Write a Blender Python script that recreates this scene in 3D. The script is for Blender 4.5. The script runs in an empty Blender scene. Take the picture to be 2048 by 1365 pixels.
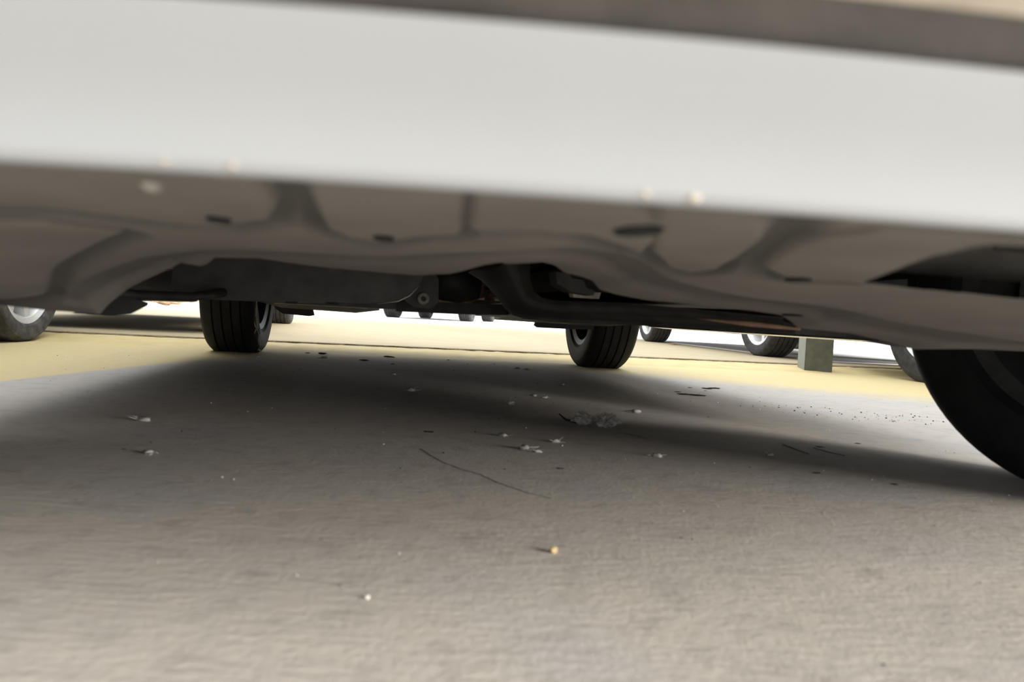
import bpy, bmesh, math, random
import numpy as np
from mathutils import Matrix, Vector, noise as mnoise

# ---------------------------------------------------------------- camera
S = bpy.context.scene
C = S.collection
random.seed(7)
F_PX, CAM_H, HORIZON, TILT = 1506.0, 0.202, 635.0, 0.056      # image taken as 2048 x 1365
rho = math.atan(TILT)
pitch = math.atan((682.5 - HORIZON) * math.cos(rho) / F_PX)
fwd = Vector((0, math.cos(pitch), -math.sin(pitch)))
up0 = Vector((0, math.sin(pitch), math.cos(pitch)))
rgt = Vector((1, 0, 0)) * math.cos(rho) + up0 * math.sin(rho)
upv = Vector((-1, 0, 0)) * math.sin(rho) + up0 * math.cos(rho)
cd = bpy.data.cameras.new('camera')
cam = bpy.data.objects.new('camera', cd)
C.objects.link(cam)
M = Matrix((rgt, upv, -fwd)).transposed().to_4x4()
M.translation = (0, 0, CAM_H)
cam.matrix_world = M
cd.sensor_width = 36.0
cd.lens = 36.0 * F_PX / 2048.0
cd.clip_start = 0.01
cd.clip_end = 500
cd.dof.use_dof = True
cd.dof.focus_distance = 3.0
cd.dof.aperture_fstop = 6.6
S.camera = cam

# ---------------------------------------------------------------- light
wd = bpy.data.worlds.new('overcast_sky')
S.world = wd
wd.use_nodes = True
bg = wd.node_tree.nodes['Background']
bg.inputs[0].default_value = (0.93, 0.97, 1.0, 1)
# standard overcast sky: zenith three times as bright as the horizon
wn, wl = wd.node_tree.nodes, wd.node_tree.links
wtc = wn.new('ShaderNodeTexCoord')
wsep = wn.new('ShaderNodeSeparateXYZ')
wl.new(wtc.outputs['Generated'], wsep.inputs[0])
wmx = wn.new('ShaderNodeMath')
wmx.operation = 'MAXIMUM'
wmx.inputs[1].default_value = 0.0
wl.new(wsep.outputs['Z'], wmx.inputs[0])
wma = wn.new('ShaderNodeMath')
wma.operation = 'MULTIPLY_ADD'
ZENITH = 3.4
wma.inputs[1].default_value = ZENITH * 2 / 3
wma.inputs[2].default_value = ZENITH / 3
wl.new(wmx.outputs[0], wma.inputs[0])
wl.new(wma.outputs[0], bg.inputs[1])
sd = bpy.data.lights.new('hazy_sun', 'SUN')
sd.energy = 10.0
sd.angle = math.radians(28)
sd.color = (1.0, 0.96, 0.90)
so = bpy.data.objects.new('hazy_sun', sd)
so.rotation_euler = Vector((-0.86, 0.45, -0.235)).to_track_quat('-Z', 'Y').to_euler()
so.location = (6, -3, 2)
C.objects.link(so)
S.view_settings.view_transform = 'Standard'
S.view_settings.look = 'None'
S.view_settings.exposure = 0.0
S.view_settings.gamma = 1.0
S.view_settings.use_curve_mapping = False


# ---------------------------------------------------------------- materials
def mat(name, col, rough=0.6, metal=0.0, var=0.0, scale=20.0, bump=0.0, bscale=None, coat=0.0, col2=None, detail=4.0, trans=0.0, spec=0.5):
    m = bpy.data.materials.new(name)
    m.use_nodes = True
    nt = m.node_tree
    b = nt.nodes['Principled BSDF']
    b.inputs['Base Color'].default_value = (*col, 1)
    b.inputs['Roughness'].default_value = rough
    b.inputs['Metallic'].default_value = metal
    b.inputs['Coat Weight'].default_value = coat
    b.inputs['Coat Roughness'].default_value = 0.06
    b.inputs['Specular IOR Level'].default_value = spec
    if trans:
        b.inputs['Transmission Weight'].default_value = trans
    tc = nt.nodes.new('ShaderNodeTexCoord')
    if var or col2:
        n = nt.nodes.new('ShaderNodeTexNoise')
        n.inputs['Scale'].default_value = scale
        n.inputs['Detail'].default_value = detail
        nt.links.new(tc.outputs['Object'], n.inputs['Vector'])
        r = nt.nodes.new('ShaderNodeValToRGB')
        c2 = col2 if col2 else tuple(x * (1 - var) for x in col)
        c1 = col if col2 else tuple(min(1, x * (1 + var * 0.5)) for x in col)
        r.color_ramp.elements[0].position = 0.36
        r.color_ramp.elements[1].position = 0.64
        r.color_ramp.elements[0].color = (*c2, 1)
        r.color_ramp.elements[1].color = (*c1, 1)
        nt.links.new(n.outputs['Fac'], r.inputs['Fac'])
        nt.links.new(r.outputs['Color'], b.inputs['Base Color'])
    if bump:
        n2 = nt.nodes.new('ShaderNodeTexNoise')
        n2.inputs['Scale'].default_value = bscale or scale * 4
        n2.inputs['Detail'].default_value = 5
        nt.links.new(tc.outputs['Object'], n2.inputs['Vector'])
        bp = nt.nodes.new('ShaderNodeBump')
        bp.inputs['Strength'].default_value = 0.6
        bp.inputs['Distance'].default_value = bump
        nt.links.new(n2.outputs['Fac'], bp.inputs['Height'])
        nt.links.new(bp.outputs['Normal'], b.inputs['Normal'])
    return m


MT = {
    'silver_paint': mat('silver_paint', (0.37, 0.385, 0.395), 0.36, 0.1, 0.02, 9, coat=0.6),
    'white_paint': mat('white_paint', (0.80, 0.80, 0.78), 0.3, 0.0, 0.02, 5, coat=0.7),
    'grey_paint': mat('grey_paint', (0.30, 0.31, 0.32), 0.3, 0.3, 0.03, 5, coat=0.7),
    'tan_paint': mat('tan_paint', (0.50, 0.38, 0.26), 0.35, 0.2, 0.03, 5, coat=0.6),
    'blue_paint': mat('blue_paint', (0.03, 0.045, 0.08), 0.3, 0.2, 0.03, 5, coat=0.7),
    'dark_paint': mat('dark_paint', (0.05, 0.05, 0.06), 0.3, 0.0, 0.03, 5, coat=0.7),
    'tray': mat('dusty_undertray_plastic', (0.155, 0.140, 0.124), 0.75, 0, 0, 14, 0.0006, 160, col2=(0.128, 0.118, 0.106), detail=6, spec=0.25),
    'gap_dark': mat('painted_gap_shade', (0.062, 0.055, 0.048), 0.6, 0, 0.25, 30, 0.0004, 300),
    'dirt_and_bounce': mat('tan_dirt_and_bounce_light', (0.34, 0.29, 0.23), 0.6, 0, 0.15, 60),  # for dirt spots and for ground light painted on the bumper
    'black': mat('black_plastic', (0.022, 0.022, 0.022), 0.55, 0, 0.3, 25, spec=0.3),
    'under': mat('underbody_sealant', (0.045, 0.043, 0.040), 0.7, 0, 0.35, 18, 0.0015, 140, spec=0.3),
    'brace': mat('painted_chassis_steel', (0.055, 0.053, 0.050), 0.5, 0.2, 0.3, 22, spec=0.4),
    'bright_edge': mat('bare_flange_steel', (0.55, 0.53, 0.50), 0.35, 0.8, 0.2, 60),
    'rust': mat('rusty_steel', (0.36, 0.22, 0.15), 0.8, 0.1, 0.4, 45, 0.001, 200),
    'bracket': mat('dusty_grey_bracket', (0.32, 0.30, 0.26), 0.7, 0.2, 0.25, 60),
    'tyre': mat('black_tyre_rubber', (0.010, 0.010, 0.011), 0.66, 0, 0.3, 30, 0.0006, 220, spec=0.22),
    'tyre_dusty': mat('dusty_tyre_rubber', (0.10, 0.095, 0.088), 0.8, 0, 0, 28, 0.0008, 160, col2=(0.045, 0.045, 0.045), spec=0.25),
    'tyre_grey': mat('worn_grey_tyre_rubber', (0.042, 0.041, 0.040), 0.7, 0, 0.35, 30, 0.0006, 200, spec=0.3),
    'alloy': mat('bright_alloy', (0.72, 0.72, 0.70), 0.32, 0.55, 0.05, 40),
    'steel_wheel': mat('black_steel_wheel', (0.05, 0.05, 0.052), 0.45, 0.4, 0.2, 40),
    'disc': mat('brake_disc_iron', (0.22, 0.20, 0.19), 0.45, 0.7, 0.2, 40),
    'glass': mat('tinted_glass', (0.03, 0.04, 0.045), 0.08, 0, 0, spec=0.6),
    'lamp': mat('clear_lamp_lens', (0.55, 0.57, 0.58), 0.12, 0.2, coat=0.8),
    'lamp_red': mat('red_lamp_lens', (0.35, 0.02, 0.02), 0.2, 0, coat=0.8),
    'hole_black': mat('hole_disc', (0.012, 0.012, 0.012), 0.7, 0, 0.2, 80, spec=0.2),
    'post_lit_side': mat('post_lit_side_paint', (0.26, 0.275, 0.255), 0.5, 0.1, 0.06, 30),
    'post_green': mat('green_grey_post_paint', (0.088, 0.092, 0.070), 0.55, 0.1, 0, 26, 0.0004, 120, col2=(0.066, 0.070, 0.054)),
    'fluff': mat('pale_lint', (0.34, 0.325, 0.30), 0.95, 0, 0.2, 200, spec=0.1),
    'clump': mat('grey_dust_clump', (0.40, 0.385, 0.355), 0.95, 0, 0.35, 150, 0.001, 400, spec=0.1),
    'crumb': mat('dark_dirt', (0.030, 0.026, 0.022), 0.9, 0, 0.3, 200, spec=0.2),
    'stone': mat('tan_stone', (0.46, 0.33, 0.17), 0.8, 0, 0.2, 300),
    'white_stone': mat('white_grit', (0.58, 0.55, 0.50), 0.8, 0, 0.1, 300),
    'scuff': mat('dark_scuff', (0.25, 0.23, 0.21), 0.8, 0, 0.3, 120),
    'leaf': mat('dry_leaf', (0.50, 0.24, 0.10), 0.8, 0, 0.3, 60),
    'sand': mat('light_brown_sand', (0.55, 0.38, 0.22), 0.9, 0, 0.25, 30, 0.004, 60),
    'dirt_line': mat('kerb_dirt', (0.22, 0.16, 0.08), 0.9, 0, 0.4, 90),
}



def channel_tone(m, dark_tone):
    """mixes the base colour towards a darker tone where the attribute is low"""
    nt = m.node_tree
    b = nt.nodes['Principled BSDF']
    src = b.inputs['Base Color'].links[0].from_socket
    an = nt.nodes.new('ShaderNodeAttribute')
    an.attribute_name = 'channel_tone'
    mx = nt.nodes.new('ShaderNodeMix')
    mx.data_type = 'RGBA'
    mx.inputs[6].default_value = (*dark_tone, 1)
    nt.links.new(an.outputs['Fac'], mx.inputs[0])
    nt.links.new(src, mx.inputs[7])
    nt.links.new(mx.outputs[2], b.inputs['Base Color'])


channel_tone(MT['tray'], (0.072, 0.068, 0.062))  # darker tone in the grooves and channels of the tray


def ground_material():
    m = bpy.data.materials.new('concrete_with_yellow_paint')
    m.use_nodes = True
    nt = m.node_tree
    N, Lk = nt.nodes, nt.links
    b = N['Principled BSDF']
    b.inputs['Roughness'].default_value = 0.72
    b.inputs['Specular IOR Level'].default_value = 0.35
    geo = N.new('ShaderNodeNewGeometry')
    sep = N.new('ShaderNodeSeparateXYZ')
    Lk.new(geo.outputs['Position'], sep.inputs[0])

    def tex(scale, detail=5, rough=0.55, stretch=None, rot=0.0):
        n = N.new('ShaderNodeTexNoise')
        n.inputs['Scale'].default_value = scale
        n.inputs['Detail'].default_value = detail
        n.inputs['Roughness'].default_value = rough
        if stretch:
            mp = N.new('ShaderNodeMapping')
            mp.inputs['Rotation'].default_value[2] = rot
            mp.inputs['Scale'].default_value = stretch
            Lk.new(geo.outputs['Position'], mp.inputs['Vector'])
            Lk.new(mp.outputs['Vector'], n.inputs['Vector'])
        else:
            Lk.new(geo.outputs['Position'], n.inputs['Vector'])
        return n

    def math_(op, a, c, clamp=False):
        n = N.new('ShaderNodeMath')
        n.operation = op
        n.use_clamp = clamp
        for i, v in enumerate((a, c)):
            if isinstance(v, (int, float)):
                n.inputs[i].default_value = v
            else:
                Lk.new(v, n.inputs[i])
        return n.outputs[0]

    def ramp(fac, stops):
        r = N.new('ShaderNodeValToRGB')
        els = r.color_ramp.elements
        els[0].position, els[0].color = stops[0][0], (*stops[0][1], 1)
        els[1].position, els[1].color = stops[-1][0], (*stops[-1][1], 1)
        for p, c in stops[1:-1]:
            e = els.new(p)
            e.color = (*c, 1)
        Lk.new(fac, r.inputs['Fac'])
        return r.outputs['Color']

    def mixc(fac, a, c, blend='MIX'):
        n = N.new('ShaderNodeMix')
        n.data_type = 'RGBA'
        n.blend_type = blend
        for sock, v in ((n.inputs[0], fac), (n.inputs[6], a), (n.inputs[7], c)):
            if isinstance(v, (int, float)):
                sock.default_value = v
            elif isinstance(v, tuple):
                sock.default_value = (*v, 1)
            else:
                Lk.new(v, sock)
        return n.outputs[2]

    big = tex(3.2, 4)
    mid = tex(26, 6, 0.62)
    conc = ramp(big.outputs['Fac'], [(0.35, (0.445, 0.405, 0.365)), (0.52, (0.475, 0.435, 0.385)), (0.66, (0.43, 0.405, 0.385))])
    spots = ramp(mid.outputs['Fac'], [(0.30, (0.82, 0.81, 0.80)), (0.5, (1, 1, 1)), (0.72, (1.0, 0.98, 0.95))])
    conc = mixc(1.0, conc, spots, 'MULTIPLY')
    # worn yellow bay paint along the kerb; at the left its edge paints in the car's shadow edge
    fc = N.new('ShaderNodeFloatCurve')
    cv = fc.mapping.curves[0]
    pts = [(-1.6, 0.9), (-1.14, 1.05), (-1.10, 1.9), (-0.99, 2.6), (-0.66, 2.92), (-0.36, 3.08), (0.06, 3.12), (0.46, 3.02), (0.97, 2.76), (1.42, 2.58), (2.4, 2.45)]
    q = [((x + 1.6) / 4.0, y / 4.0) for x, y in pts]
    cv.points[0].location = q[0]
    cv.points[1].location = q[-1]
    for x, y in q[1:-1]:
        cv.points.new(x, y)
    for p in cv.points:
        p.handle_type = 'AUTO_CLAMPED'
    fc.mapping.update()
    xn = math_('DIVIDE', math_('ADD', sep.outputs['X'], 1.6), 4.0, True)
    Lk.new(xn, fc.inputs['Value'])
    wob = tex(5.0, 4)
    dist = math_('SUBTRACT', sep.outputs['Y'], math_('MULTIPLY', fc.outputs['Value'], 4.0))
    dist = math_('ADD', dist, math_('MULTIPLY', math_('SUBTRACT', wob.outputs['Fac'], 0.5), 0.35))
    mask = math_('MULTIPLY', math_('ADD', dist, 0.18), 2.4, True)
    paint = ramp(mid.outputs['Fac'], [(0.3, (0.58, 0.465, 0.235)), (0.6, (0.62, 0.50, 0.26))])
    col = mixc(mask, conc, paint)
    Lk.new(col, b.inputs['Base Color'])
    # trowelled relief
    t1 = tex(1.0, 4, 0.5, (34, 120, 30), math.radians(38))
    t2 = tex(150, 3)
    t3 = tex(420, 2)
    hsum = math_('ADD', math_('MULTIPLY', t1.outputs['Fac'], 0.9), math_('ADD', math_('MULTIPLY', t2.outputs['Fac'], 0.45), math_('MULTIPLY', t3.outputs['Fac'], 0.18)))
    bp = N.new('ShaderNodeBump')
    bp.inputs['Strength'].default_value = 0.55
    bp.inputs['Distance'].default_value = 0.0021
    Lk.new(hsum, bp.inputs['Height'])
    Lk.new(bp.outputs['Normal'], b.inputs['Normal'])
    return m


MT['ground'] = ground_material()
MT['cream'] = mat('cream_painted_concrete', (0.43, 0.355, 0.225), 0.75, 0, 0, 6, 0.0015, 120, col2=(0.40, 0.325, 0.195), detail=6)
MT['apron'] = mat('yellow_kerb_paint', (0.60, 0.475, 0.235), 0.75, 0, 0, 9, 0.002, 90, col2=(0.54, 0.415, 0.19), detail=7)
MT['pale'] = mat('pale_concrete', (0.80, 0.79, 0.78), 0.8, 0, 0.05, 3, 0.001, 80)


# ---------------------------------------------------------------- helpers
def obj(name, verts, faces, m, parent=None, smooth=False, loc=None, rot=None):
    me = bpy.data.meshes.new(name)
    me.from_pydata([tuple(v) for v in verts], [], faces)
    me.update()
    o = bpy.data.objects.new(name, me)
    C.objects.link(o)
    me.materials.append(MT[m] if isinstance(m, str) else m)
    if smooth:
        for p in me.polygons:
            p.use_smooth = True
    if parent:
        o.parent = parent
    if loc:
        o.location = loc
    if rot:
        o.rotation_euler = rot
    return o


def share(name, src, parent=None, loc=None, rot=None):
    o = bpy.data.objects.new(name, src.data)
    C.objects.link(o)
    if parent:
        o.parent = parent
    if loc:
        o.location = loc
    if rot:
        o.rotation_euler = rot
    return o


def tag(o, label=None, cat=None, group=None, kind=None):
    if label:
        o['label'] = label
    if cat:
        o['category'] = cat
    if group:
        o['group'] = group
    if kind:
        o['kind'] = kind
    return o


def fix_normals(o):
    bm = bmesh.new()
    bm.from_mesh(o.data)
    bmesh.ops.recalc_face_normals(bm, faces=bm.faces)
    bm.to_mesh(o.data)
    bm.free()
    return o


def bevel(o, w, seg=2):
    bm = bmesh.new()
    bm.from_mesh(o.data)
    bmesh.ops.recalc_face_normals(bm, faces=bm.faces)
    ed = [e for e in bm.edges if len(e.link_faces) == 2 and e.calc_face_angle(0) > 0.5]
    bmesh.ops.bevel(bm, geom=ed, offset=w, segments=seg, affect='EDGES', profile=0.6)
    bm.to_mesh(o.data)
    bm.free()
    for p in o.data.polygons:
        p.use_smooth = True
    o.data.set_sharp_from_angle(angle=0.7)
    return o


def box(x0, x1, y0, y1, z0, z1):
    v = [(x0, y0, z0), (x1, y0, z0), (x1, y1, z0), (x0, y1, z0), (x0, y0, z1), (x1, y0, z1), (x1, y1, z1), (x0, y1, z1)]
    f = [(0, 3, 2, 1), (4, 5, 6, 7), (0, 1, 5, 4), (1, 2, 6, 5), (2, 3, 7, 6), (3, 0, 4, 7)]
    return v, f


def prism_y(poly, y0, y1):
    """polygon in (x, z), extruded along y; y0/y1 may be lists per vertex"""
    n = len(poly)
    a = [y0] * n if isinstance(y0, (int, float)) else y0
    b = [y1] * n if isinstance(y1, (int, float)) else y1
    v = [(p[0], a[i], p[1]) for i, p in enumerate(poly)] + [(p[0], b[i], p[1]) for i, p in enumerate(poly)]
    f = [tuple(range(n)), tuple(range(2 * n - 1, n - 1, -1))]
    f += [(i, i + n, (i + 1) % n + n, (i + 1) % n) for i in range(n)]
    return v, f


def prism_z(poly, z0, z1):
    n = len(poly)
    a = [z0] * n if isinstance(z0, (int, float)) else z0
    b = [z1] * n if isinstance(z1, (int, float)) else z1
    v = [(p[0], p[1], a[i]) for i, p in enumerate(poly)] + [(p[0], p[1], b[i]) for i, p in enumerate(poly)]
    f = [tuple(range(n - 1, -1, -1)), tuple(range(n, 2 * n))]
    f += [(i, (i + 1) % n, (i + 1) % n + n, i + n) for i in range(n)]
    return v, f


def plate(quad, t):
    a, b, c, d = [Vector(q) for q in quad]
    n = (b - a).cross(d - a).normalized() * t
    v = [a, b, c, d, a + n, b + n, c + n, d + n]
    f = [(0, 3, 2, 1), (4, 5, 6, 7), (0, 1, 5, 4), (1, 2, 6, 5), (2, 3, 7, 6), (3, 0, 4, 7)]
    return v, f


def tube(pts, r, n=12, caps=True):
    pts = [Vector(p) for p in pts]
    rs = [r] * len(pts) if isinstance(r, (int, float)) else r
    v, f = [], []
    for i, p in enumerate(pts):
        t = (pts[min(i + 1, len(pts) - 1)] - pts[max(i - 1, 0)]).normalized()
        ref = Vector((0, 0, 1)) if abs(t.z) < 0.9 else Vector((1, 0, 0))
        a = t.cross(ref).normalized()
        b = t.cross(a)
        for k in range(n):
            w = 2 * math.pi * k / n
            v.append(p + (a * math.cos(w) + b * math.sin(w)) * rs[i])
    for i in range(len(pts) - 1):
        for k in range(n):
            f.append((i * n + k, i * n + (k + 1) % n, (i + 1) * n + (k + 1) % n, (i + 1) * n + k))
    if caps:
        f.append(tuple(range(n - 1, -1, -1)))
        f.append(tuple(range((len(pts) - 1) * n, len(pts) * n)))
    return v, f


def lathe_x(prof, n=72, closed=False):
    """profile (axial x, radius) revolved about x"""
    v, f = [], []
    m = len(prof)
    for i in range(n):
        a = 2 * math.pi * i / n
        for (x, r) in prof:
            v.append((x, r * math.cos(a), r * math.sin(a)))
    for i in range(n):
        j = (i + 1) % n
        for k in range(m if closed else m - 1):
            k2 = (k + 1) % m
            f.append((i * m + k, i * m + k2, j * m + k2, j * m + k))
    return v, f


def merge(*parts):
    v, f = [], []
    for (pv, pf) in parts:
        o = len(v)
        v += list(pv)
        f += [tuple(i + o for i in q) for q in pf]
    return v, f


# ---------------------------------------------------------------- wheels
def tyre_mesh(R, w, rr):
    h = w / 2
    s = R - rr
    side = [(h * 0.74, rr - 0.004), (h * 0.86, rr + 0.004), (h * 0.93, rr + s * 0.16), (h * 0.955, rr + s * 0.17), (h * 0.99, rr + s * 0.36), (h * 1.0, rr + s * 0.50),
            (h * 0.985, rr + s * 0.66), (h * 0.995, rr + s * 0.67), (h * 0.97, rr + s * 0.80), (h * 0.90, R - 0.013), (h * 0.80, R - 0.004)]
    tread = []
    for c in (0.50, 0.17, -0.17, -0.50):
        g = 0.035
        tread += [(h * (c + g), R), (h * (c + g), R - 0.007), (h * (c - g), R - 0.007), (h * (c - g), R)]
    prof = side + tread + [(-x, r) for x, r in reversed(side)] + [(-h * 0.70, rr - 0.012), (h * 0.70, rr - 0.012)]
    v, f = lathe_x(prof, 80, True)
    fl = 0.007
    v = [(x, y, max(z, -R + fl)) for x, y, z in v]
    return v, f, fl


def rim_mesh(w, rr, spokes, kind):
    h = w / 2
    lip = [(h * 0.80, rr - 0.016), (h * 0.88, rr + 0.006), (h * 0.84, rr + 0.010), (h * 0.74, rr - 0.003), (0, rr - 0.028), (-h * 0.74, rr - 0.003), (-h * 0.84, rr + 0.010), (-h * 0.88, rr + 0.006),
           (-h * 0.80, rr - 0.016), (-h * 0.1, rr - 0.036), (h * 0.5, rr - 0.030)]
    parts = [lathe_x(lip, 64, True)]
    hub = [(h * 0.05, 0.0), (h * 0.05, 0.070), (h * 0.55, 0.066), (h * 0.62, 0.050), (h * 0.62, 0.0)]
    parts.append(lathe_x(hub, 32))
    if kind == 'steel':
        disc = [(h * 0.30, 0.05), (h * 0.42, rr * 0.45), (h * 0.20, rr * 0.72), (h * 0.05, rr - 0.03), (-h * 0.02, rr - 0.03), (h * 0.12, rr * 0.72), (h * 0.34, rr * 0.45), (h * 0.22, 0.05)]
        parts.append(lathe_x(disc, 64, True))
    else:
        for k in range(spokes):
            a = 2 * math.pi * k / spokes
            ca, sa = math.cos(a), math.sin(a)
            sv = []
            for r, hwid, x0, x1 in ((0.05, 0.021, h * 0.20, h * 0.58), (rr * 0.55, 0.017, h * 0.30, h * 0.66), (rr - 0.020, 0.021, h * 0.36, h * 0.74)):
                for x in (x0, x1):
                    for s_ in (-1, 1):
                        y, z = r, s_ * hwid
                        sv.append((x, y * ca - z * sa, y * sa + z * ca))
            sf = []
            for q in (0, 4):
                sf += [(q, q + 1, q + 5, q + 4), (q + 2, q + 6, q + 7, q + 3), (q, q + 4, q + 6, q + 2), (q + 1, q + 3, q + 7, q + 5)]
            parts.append((sv, sf))
    return merge(*parts)


def make_wheels(car, spots, R, w, rr, tyre_m, rim_m, kind='alloy', spokes=7):
    """spots: (u, v, side, steer) ; each tyre is a part of the car, rim, brake disc and hub cap sub-parts"""
    tv, tf, fl = tyre_mesh(R, w, rr)
    first = None
    for (u, v, side, st) in spots:
        rz = (0 if side > 0 else math.pi) + st
        if first is None:
            t = obj('tyre', tv, tf, tyre_m, car, True, (u, v, R - fl), (0, 0, rz))
            t.data.set_sharp_from_angle(angle=0.8)
            rv, rf = rim_mesh(w, rr, spokes, kind)
            r = fix_normals(obj('rim', rv, rf, rim_m, t, True))
            r.data.set_sharp_from_angle(angle=0.6)
            dv, df = lathe_x([(-w * 0.13, 0.05), (-w * 0.13, rr * 0.76), (-w * 0.05, rr * 0.76), (-w * 0.05, 0.05)], 48, True)
            d = fix_normals(obj('brake_disc', dv, df, 'disc', t))
            hv, hf = lathe_x([(w * 0.30, 0.0), (w * 0.33, 0.018), (w * 0.33, 0.026), (w * 0.29, 0.031)], 24)
            c = obj('hub_cap', hv, hf, 'grey_paint', t, True)
            first = (t, r, d, c)
        else:
            t = share('tyre', first[0], car, (u, v, R - fl), (0, 0, rz))
            for nm, s_ in (('rim', first[1]), ('brake_disc', first[2]), ('hub_cap', first[3])):
                share(nm, s_, t)


# ---------------------------------------------------------------- car bodies
def ip(x, pts):
    return float(np.interp(x, [p[0] for p in pts], [p[1] for p in pts]))


def make_body(car, paint, W, fo, ro, hw, R, sill=0.22, end_low=(0.25, 0.27), roof_z=1.47, nose=(0.60, 0.68), nose_cut=0.0, belt=0.93, van=False):
    Ra = R + 0.055
    v0, v1 = -fo + nose_cut, W + ro
    st = set(np.round(np.linspace(v0, v1, 60), 4).tolist())
    for ax in (0.0, W):
        for k in range(0, 25):
            st.add(round(ax + Ra * math.cos(math.pi * k / 24), 4))
    st = sorted(s for s in st if v0 <= s <= v1)
    ztop = [(-fo, nose[0]), (-fo + 0.08, nose[1]), (-fo + 0.30, nose[1] + 0.09), (0.42, belt - 0.05), (0.62, belt), (W * 0.9, belt + 0.03), (v1 - 0.12, belt + 0.04), (v1 - 0.03, belt - 0.05), (v1, belt - 0.16)]
    whw = [(-fo, hw - 0.12), (-fo + 0.12, hw - 0.05), (-fo + 0.42, hw), (v1 - 0.45, hw), (v1 - 0.12, hw - 0.05), (v1, hw - 0.12)]
    zl0 = [(-fo, end_low[0]), (-0.40, sill + 0.01), (0.4, sill), (W - 0.4, sill), (W + 0.38, sill + 0.02), (v1, end_low[1])]
    V, Fq = [], []
    K = None
    for s in st:
        w_, zt, zl = ip(s, whw), ip(s, ztop), ip(s, zl0)
        for ax in (0.0, W):
            if abs(s - ax) < Ra:
                zl = max(zl, R + math.sqrt(Ra * Ra - (s - ax) ** 2))
        zs = zt - 0.06
        half = [(w_ - 0.075, zl + 0.004), (w_ - 0.030, zl)]
        for t in (0.12, 0.3, 0.5, 0.7, 0.88):
            z = zl + (zs - zl) * t
            half.append((w_ - 0.028 * (2 * t - 0.9) ** 2, z))
        half += [(w_ - 0.045, zs), (w_ - 0.085, zt - 0.012), (w_ * 0.72, zt + 0.008), (w_ * 0.38, zt + 0.022), (0.0, zt + 0.026)]
        ring = [(x, s, z) for x, z in half] + [(-x, s, z) for x, z in reversed(half[:-1])]
        K = len(ring)
        V += ring
    for i in range(len(st) - 1):
        for k in range(K - 1):
            Fq.append((i * K + k, i * K + k + 1, (i + 1) * K + k + 1, (i + 1) * K + k))
    Fq.append(tuple(range(K - 1, -1, -1)))
    Fq.append(tuple(range((len(st) - 1) * K, len(st) * K)))
    b = fix_normals(obj('body_shell', V, Fq, paint, car, True))
    b.data.set_sharp_from_angle(angle=0.6)
    # greenhouse
    g0, g1 = 0.45, v1 - (0.06 if van else 0.10)
    r0, r1 = 1.02, v1 - (0.12 if van else 0.42)
    bw, rw = hw - 0.10, hw - 0.26
    zb, zr = belt + 0.0, roof_z
    A = lambda s, v, w, z: (s * w, v, z)
    obj('windscreen', *plate([A(-1, g0, bw, zb), A(1, g0, bw, zb), A(1, r0, rw, zr - 0.02), A(-1, r0, rw, zr - 0.02)], -0.006), 'glass', car)
    obj('rear_window', *plate([A(1, g1, bw, zb), A(-1, g1, bw, zb), A(-1, r1, rw, zr - 0.02), A(1, r1, rw, zr - 0.02)], -0.006), 'glass', car)
    for s in (-1, 1):
        q = [A(s, g0 + 0.06, bw + 0.004, zb), A(s, g1 - 0.06, bw + 0.004, zb), A(s, r1 - 0.03, rw + 0.004, zr - 0.03), A(s, r0 + 0.05, rw + 0.004, zr - 0.03)]
        obj('side_window', *plate(q, 0.006 * s), 'glass', car)
        for (va, vb) in ((g0, r0), (0.5 * (g0 + g1), 0.5 * (r0 + r1)), (g1, r1)):
            pv, pf = tube([A(s, va, bw + 0.006, zb - 0.02), A(s, vb, rw + 0.004, zr - 0.01)], 0.026, 8)
            obj('pillar', pv, pf, paint, car, True)
        wh = 0.10
        obj('headlight', *prism_y([(s * (hw - 0.16), nose[0] + 0.02), (s * (hw - 0.38), nose[0] - 0.02), (s * (hw - 0.36), nose[0] - wh), (s * (hw - 0.14), nose[0] - 0.07)], -fo - 0.015 + nose_cut * 0.5, -fo + 0.20), 'lamp', car)
        obj('tail_light', *prism_y([(s * (hw - 0.10), belt - 0.10), (s * (hw - 0.26), belt - 0.12), (s * (hw - 0.26), belt - 0.30), (s * (hw - 0.10), belt - 0.28)], v1 - 0.20, v1 + 0.012), 'lamp_red', car)
        mv, mf = box(min(s * (hw - 0.03), s * (hw + 0.16)), max(s * (hw - 0.03), s * (hw + 0.16)), 0.72, 0.80, belt + 0.0, belt + 0.13)
        bevel(obj('wing_mirror', mv, mf, paint, car), 0.02)
        for vh in (W * 0.52, W * 0.86):
            hv, hf = box(min(s * (hw - 0.02), s * (hw + 0.018)), max(s * (hw - 0.02), s * (hw + 0.018)), vh, vh + 0.16, belt - 0.16, belt - 0.135)
            bevel(obj('door_handle', hv, hf, paint, car), 0.006)
    rv = [A(-1, r0 - 0.02, rw + 0.01, zr - 0.03), A(1, r0 - 0.02, rw + 0.01, zr - 0.03), A(1, r1 + 0.03, rw + 0.01, zr - 0.03), A(-1, r1 + 0.03, rw + 0.01, zr - 0.03),
          A(-1, r0 + 0.12, rw * 0.8, zr + 0.02), A(1, r0 + 0.12, rw * 0.8, zr + 0.02), A(1, r1 - 0.10, rw * 0.8, zr + 0.02), A(-1, r1 - 0.10, rw * 0.8, zr + 0.02)]
    rf = [(0, 3, 2, 1), (4, 5, 6, 7), (0, 1, 5, 4), (1, 2, 6, 5), (2, 3, 7, 6), (3, 0, 4, 7)]
    bevel(obj('roof', rv, rf, paint, car), 0.02)
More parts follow.
